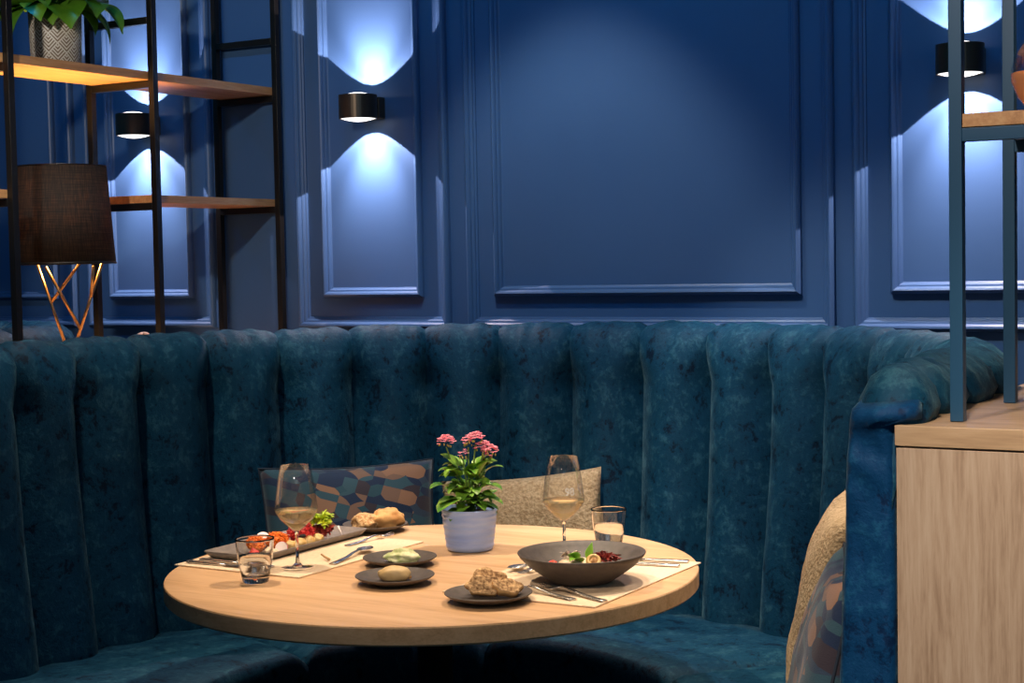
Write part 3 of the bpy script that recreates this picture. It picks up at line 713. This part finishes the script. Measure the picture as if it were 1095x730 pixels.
for i, (x, y, lb) in enumerate(((-2.401, 3.020, 'golden dumpling behind the leaning radish slice'), (-2.402, 3.056, 'golden dumpling in the middle of the tray front row'), (-2.402, 3.092, 'golden dumpling beside the red streak, second from the lettuce'), (-2.403, 3.128, 'golden dumpling nearest the lettuce'))):
    food('dumpling', 'dumpling', x, y, (.0125, .017, .0135), lb, 'dumpling', .25, 1.6, 10+i, group='dumplings in a row on the tray')
food('olive_slice', 'plinth', -2.403, 3.067, (.008, .010, .005), 'black olive slice on top of the dumplings', 'olive', .1, 1, 5, .0230, 2)
food('cream_dab', 'cream', -2.402, 2.952, (.012, .016, .009), 'cream dab at the front edge of the tray', 'sauce', .3, 2, 6)
bm = bmesh.new(); frill(bm, (0, 0, 0), .026, 80, .026, .008, 11, .6); thing_bm('lettuce', bm, 'lettuce', 'lime green curly lettuce topping the food on the tray', 'lettuce', (-2.425, 3.165, ZF+.040))
bm = bmesh.new(); frill(bm, (0, 0, 0), .024, 80, .026, .009, 12, .3); thing_bm('red_lettuce', bm, 'redleaf', 'dark red curly lettuce under the lime green lettuce on the tray', 'lettuce', (-2.425, 3.165, ZF+.018))
bm = bmesh.new(); tube(bm, [(0, 0, .002), (-.018, .006, .026)], [.0012, .0022], 6); thing_bm('white_pick', bm, 'radish', 'thin white pick leaning behind the lettuce on the tray', 'pick', (-2.398, 3.222, ZF))

# ------------------------------------------------------------------ bread, butter, spread
ZP = ZT+.0078
def bread(name, mats, loc, s, rot, label, seed, amp=.18):
    bm = bmesh.new(); blob(bm, (0, 0, 0), s, 4, amp, 1.3, seed, flat=-s[2]*.72)
    me_name = name; bmesh.ops.recalc_face_normals(bm, faces=bm.faces[:])
    o = bm_link(name, bm, mats, loc=loc); o.rotation_euler = rot; return tag(o, label, 'bread')
bread('bread_roll', 'seeded', (-2.432, 3.362, ZP+.0185), (.034, .040, .023), (0, 0, .9), 'seeded bread roll piece at the front left of the back plate', 2, .3)
bread('bread_roll', 'crust', (-2.398, 3.415, ZP+.0225), (.032, .050, .030), (0, .10, -.35), 'smooth golden bread roll piece behind the seeded one on the back plate', 3, .25)
bread('beige_spread', 'butter', (-1.985, 2.850, ZP+.0135), (.036, .021, .0185), (0, 0, .45), 'smooth beige quenelle of spread on the front-most dark plate pair', 4, .10)['category'] = 'spread'
bread('herb_butter', 'herb', (-2.092, 3.035, ZP+.0118), (.036, .026, .0165), (0, 0, .5), 'pale green swirled herb butter on the rear plate of the pair', 5, .42)['category'] = 'butter'
food('crumb_cluster', 'crust', -1.960, 2.868, (.007, .006, .005), 'golden crumbs at the right end of the beige spread', 'crumbs', .5, 3, 8, -.0035, 2)
def slice_obj(loc, rot, label, seed, W=.058, H=.036, D=.020):
    bm = bmesh.new(); n = 28; A = []; Bv = []
    for k in range(n):
        a = 2*pi*k/n; rr = 1+.34*noise.noise(Vector((cos(a)*1.5, sin(a)*1.5, seed)))
        x = W*cos(a)*rr*(1.05 if sin(a) > 0 else .80); z = H*max(-.55, sin(a))*rr
        A.append(bm.verts.new((x, -D/2, z))); Bv.append(bm.verts.new((x*.97, D/2, z*.97)))
    def cap(lp, y):
        prev = lp; 
        for s_ in (.8, .55, .3):
            ring = [bm.verts.new((v.co.x*s_/1, y+.003*noise.noise(Vector((v.co.x*90*s_, v.co.z*90*s_, seed))), v.co.z*s_)) for v in lp]
            for k in range(n): f = bm.faces.new((prev[k], prev[(k+1) % n], ring[(k+1) % n], ring[k])); f.material_index = 1
            prev = ring
        f = bm.faces.new(prev); f.material_index = 1
    cap(A, -D/2); cap(Bv, D/2)
    for k in range(n): bm.faces.new((A[k], A[(k+1) % n], Bv[(k+1) % n], Bv[k]))
    o = bm_link('bread_slice', bm, ['crust', 'crumb'], loc=loc); o.rotation_euler = rot; return tag(o, label, 'bread', 'bread slices on the front plate')
slice_obj((-1.712, 2.778, ZP+.0195), (radians(-28), radians(4), radians(24)), 'brown bread slice facing front on the front plate', 1, .038, .026, .018)
slice_obj((-1.722, 2.805, ZP+.0225), (radians(-30), radians(-6), radians(30)), 'brown bread slice leaning behind the front slice', 2, .036, .030, .016)
slice_obj((-1.672, 2.800, ZP+.0170), (radians(-50), radians(10), radians(48)), 'brown bread slice lying at the right of the front plate', 3, .034, .022, .016)

# ------------------------------------------------------------------ glasses
def wine_glass(x, y, label, z):
    r = empty('wine_glass', (x, y, z)); tag(r, label, 'glass', 'wine glasses')
    lathe_obj('foot', [(0, .0005), (.037, .0005), (.0375, .0012), (.030, .0020), (.012, .0045), (.0052, .012), (.0040, .022), (0, .022)], 'solid_glass', r, seg=64)
    lathe_obj('stem', [(0, .0221), (.0040, .0221), (.0036, .05), (.0038, .074), (.0055, .082), (0, .082)], 'solid_glass', r, seg=24)
    lathe_obj('glass_bowl', [(0, .0822), (.0065, .0828), (.020, .094), (.038, .112), (.0475, .126), (.0490, .134), (.0470, .152), (.0415, .195), (.0345, .2335), (.0337, .2338)], 'glass', r, seg=96)
    lathe_obj('wine', [(0, .0835), (.0055, .0842), (.019, .0950), (.0370, .1130), (.0462, .1265), (.0478, .1325), (0, .1325)], 'wine', r, seg=96)
    return r
wine_glass(-2.284, 2.895, 'stemmed glass of white wine at left, beside the food tray', ZM)
g2 = wine_glass(-1.806, 3.288, 'stemmed glass of white wine at right, behind the dark salad bowl', ZT)
def etch(parent, text, off, z, size):
    cu = bpy.data.curves.new('etched_mark', 'FONT'); cu.body = text; cu.size = size; cu.extrude = 0; cu.bevel_depth = .00008; cu.align_x = 'CENTER'; cu.fill_mode = 'NONE'; cu.bevel_depth = .0006
    t = bpy.data.objects.new('tmp', cu); COL.objects.link(t); bpy.context.view_layer.update()
    me = bpy.data.meshes.new_from_object(t.evaluated_get(bpy.context.evaluated_depsgraph_get())); bpy.data.objects.remove(t)
    R_ = .0478; 
    for v in me.vertices:
        a = off+v.co.x/R_; rad = R_-.0015+.0006+v.co.z-(v.co.y+z-.145)*.13
        dv = (-FG)*cos(a)+RG*sin(a)
        v.co = Vector((dv.x*rad, dv.y*rad, z+v.co.y))
    o = link('etched_mark', me, 'etch', parent); return o
etch(g2, '98', .30, .149, .024)
def tumbler(x, y, label, water):
    r = empty('water_glass', (x, y, ZT)); tag(r, label, 'glass', 'water tumblers')
    lathe_obj('glass_body', [(0, .0006), (.026, .0006), (.0285, .003), (.0320, .020), (.0385, .055), (.0425, .094), (.0428, .098), (.0415, .0984), (.0410, .094), (.0370, .055), (.0308, .022), (.027, .0145), (.015, .0125), (0, .012)], 'solid_glass', r, seg=96)
    lathe_obj('water', [(0, .0121), (.015, .0126), (.0268, .0147), (.0305, .022), (.0340+.0018*(water-.05)/.02, .040), (.0362 if water > .054 else .035, water-.0006), (0, water)], 'water', r, seg=96)
    return r
tumbler(-2.273, 2.733, 'water tumbler standing nearest the left side of the table, in front of the wine glass', .060)
tumbler(-1.752, 3.412, 'water tumbler behind the dark bowl, right of the right wine glass', .062)

# ------------------------------------------------------------------ flowering plant in the pale blue pot
def kalanchoe():
    L = (-2.056, 3.272, ZT); r = empty('flowering_plant', L); tag(r, 'pink flowering plant in a ribbed pale blue pot at the centre of the table', 'plant')
    prof = [(0, .0008), (.050, .0008), (.055, .003), (.0575, .010)]
    for i in range(1, 27):
        z = .010+.085*i/26; prof.append((.0575+.0095*(i/26)+.0006*sin(i*1.45)+.0004*sin(i*2.3), z))
    prof += [(.0675, .100), (.0665, .1015), (.0645, .100), (.062, .088), (0, .088)]
    lathe_obj('pot', prof, 'pot_blue', r, seg=96)
    bm = bmesh.new(); lathe(bm, [(0, .092), (.062, .0885)], 24); bm_link('soil', bm, 'soil', r)
    random.seed(21)
    def q(rr, ff, z): v = RG*rr+FG*ff; return Vector((v.x, v.y, z))
    heads = [(-.052, -.01, .262), (.018, -.005, .268), (.000, .012, .258), (.052, -.012, .238), (.036, .0, .245), (-.012, -.02, .232), (.045, .02, .225)]
    for i, h in enumerate(heads):
        e = q(*h); bm = bmesh.new(); tube(bm, [(e.x*.15, e.y*.15, .09), (e.x*.5, e.y*.5, .17), (e.x, e.y, e.z-.012)], [.003, .0025, .0018], 6); bm_link('stem', bm, 'stem', r)
        big = i in (0, 1, 3, 4); bm = bmesh.new(); n = 58 if big else 22; R_ = .0215 if big else .0135
        if i == 5: R_, n = .010, 8
        for k in range(n):
            a = random.uniform(0, 2*pi); rr = R_*sqrt(random.random()); c = e+Vector((rr*cos(a), rr*sin(a), .014*(1-(rr/R_)**2)+random.uniform(-.005, .003)))
            for p in range(5):
                b = 2*pi*p/5+a; leaf(bm, c, (cos(b), sin(b), .9), .0066, .0034, 1.0, .2, 3)
        bm_link('flower_cluster', bm, 'pink' if i != 5 and i != 6 else 'pink', r)
        bm = bmesh.new()
        for k in range(6):
            a = random.uniform(0, 2*pi); blob(bm, e+Vector((R_*.8*cos(a), R_*.8*sin(a), -.007+random.uniform(-.003, .003))), (.0022, .0022, .0036), 1, 0)
        bm_link('buds', bm, 'bud', r)
    leaves = []
    # large outer leaves: rr, ff, z of base; direction; length; width
    fixed = [((-.020, -.035, .130), (-.75, -.5, -.15), .070, .040, .35), ((-.045, -.01, .150), (-.7, -.4, .6), .058, .026, .8), ((.03, -.03, .125), (.95, -.4, .35), .060, .022, .7), ((.02, -.03, .115), (.9, -.35, .12), .058, .020, .5),
             ((.03, -.02, .150), (.9, -.4, .7), .060, .022, .9), ((.04, 0, .185), (.8, -.2, .95), .052, .016, .8), ((-.03, 0, .185), (-.8, -.3, .9), .050, .018, .9), ((-.02, -.02, .180), (-.5, -.6, 1.0), .055, .016, .8),
             ((.0, -.02, .18), (.25, -.7, 1.2), .062, .014, .5), ((.02, -.02, .18), (.4, -.5, 1.2), .060, .014, .5), ((-.03, -.03, .125), (-.8, -.5, .25), .050, .022, .5), ((-.01, -.03, .14), (-.2, -1, .3), .045, .020, .9), ((.01, -.03, .15), (.3, -1, .5), .045, .018, .9)]
    for b, d, L_, W_, dr in fixed:
        bm = bmesh.new(); bb = q(*b); dd = q(*d); tube(bm, [(bb.x*.3, bb.y*.3, b[2]-.03), bb], .0018, 6, False); leaf(bm, bb, dd, L_, W_, dr, .2, 10, .6, scallop=.06); leaves.append(bm)
    for k in range(64):
        a = random.uniform(0, 2*pi); z = random.uniform(.100, .205); bb = Vector((.026*cos(a), .026*sin(a), z)); el = random.uniform(.15, 1.3)*(z/.16)
        bm = bmesh.new(); leaf(bm, bb, (cos(a), sin(a), el), random.uniform(.036, .056), random.uniform(.014, .023), random.uniform(.4, 1.1), .2, 8, .65, scallop=.05, twist=random.uniform(-.5, .5)); leaves.append(bm)
    for bm in leaves: bm_link('leaf', bm, 'leaf', r)
kalanchoe()

# ------------------------------------------------------------------ cushions
def cushion(name, loc, rot, W, H, T_, mat, label, seed=0, piping=True, corner=.06):
    bm = bmesh.new(); uvl = bm.loops.layers.uv.verify(); n = 26; G = {}
    for side in (1, -1):
        for i in range(n+1):
            for j in range(n+1):
                x = 2*i/n-1; y = 2*j/n-1
                if side == -1 and (i in (0, n) or j in (0, n)): G[side, i, j] = G[1, i, j]; continue
                ex = 1-abs(x)**3.0; ey = 1-abs(y)**3.0
                th = (max(0, ex*ey))**.45*T_/2
                sx = 1-corner*(1-abs(y)**2)*1.0; sy = 1-corner*(1-abs(x)**2)*1.0
                nn = noise.fractal(Vector((x*1.3+seed, y*1.3, side)), 1, 2, 3)*.010*ex*ey
                G[side, i, j] = bm.verts.new((x*W/2*sx, side*th+nn, y*H/2*sy))
    for side in (1, -1):
        for i in range(n):
            for j in range(n):
                vs = [G[side, i, j], G[side, i+1, j], G[side, i+1, j+1], G[side, i, j+1]]
                f = bm.faces.new(vs)
                for lp, (a, b) in zip(f.loops, ((i, j), (i+1, j), (i+1, j+1), (i, j+1))): lp[uvl].uv = (a/n, b/n)
    edge = [G[1, i, 0].co.copy() for i in range(n+1)]+[G[1, n, j].co.copy() for j in range(1, n+1)]+[G[1, i, n].co.copy() for i in range(n-1, -1, -1)]+[G[1, 0, j].co.copy() for j in range(n-1, 0, -1)]
    o = bm_link(name, bm, mat, loc=loc); o.rotation_euler = rot; tag(o, label, 'cushion', 'loose cushions on the banquette')
    if piping:
        bm = bmesh.new(); tube(bm, edge+[edge[0]], .003, 6, False); bm_link('piping', bm, 'piping', o)
    return o
def cush_at(th_deg, rad, z, W, H, T_, lean, mat, label, seed, piping=True, spin=0, corner=.06):
    th = radians(th_deg); p = Vector((TC.x+rad*cos(th), TC.y+rad*sin(th), z))
    # local +y faces the wall side; lean back
    Rm = Matrix.Rotation(th-pi/2, 4, 'Z') @ Matrix.Rotation(-lean, 4, 'X') @ Matrix.Rotation(spin, 4, 'Y')
    return cushion('cushion', p, Rm.to_euler(), W, H, T_, mat, label, seed, piping, corner)
cush_at(138, .895, .665, .50, .44, .13, .22, 'petal', 'blue and brown petal-patterned cushion at left, behind the wine glass', 1)
cush_at(107, .925, .630, .47, .42, .12, .20, 'boucle', 'beige boucle cushion behind the flowering plant', 2, False, spin=-.10)
def cush_arm(x, y, z, W, H, T_, lean, rz, mat, label, seed, piping=True, spin=0):
    Rm = Matrix.Rotation(rz, 4, 'Z') @ Matrix.Rotation(-lean, 4, 'X') @ Matrix.Rotation(spin, 4, 'Y')
    return cushion('cushion', (x, y, z), Rm.to_euler(), W, H, T_, mat, label, seed, piping)
cush_arm(-1.135, 3.185, .700, .44, .47, .12, .20, radians(-70), 'boucle', 'beige boucle cushion leaning inside the right arm, behind the patterned one', 3, False)
cush_arm(-.995, 2.775, .672, .42, .44, .11, .22, radians(-69), 'petal', 'blue and brown petal-patterned cushion inside the right arm', 4)
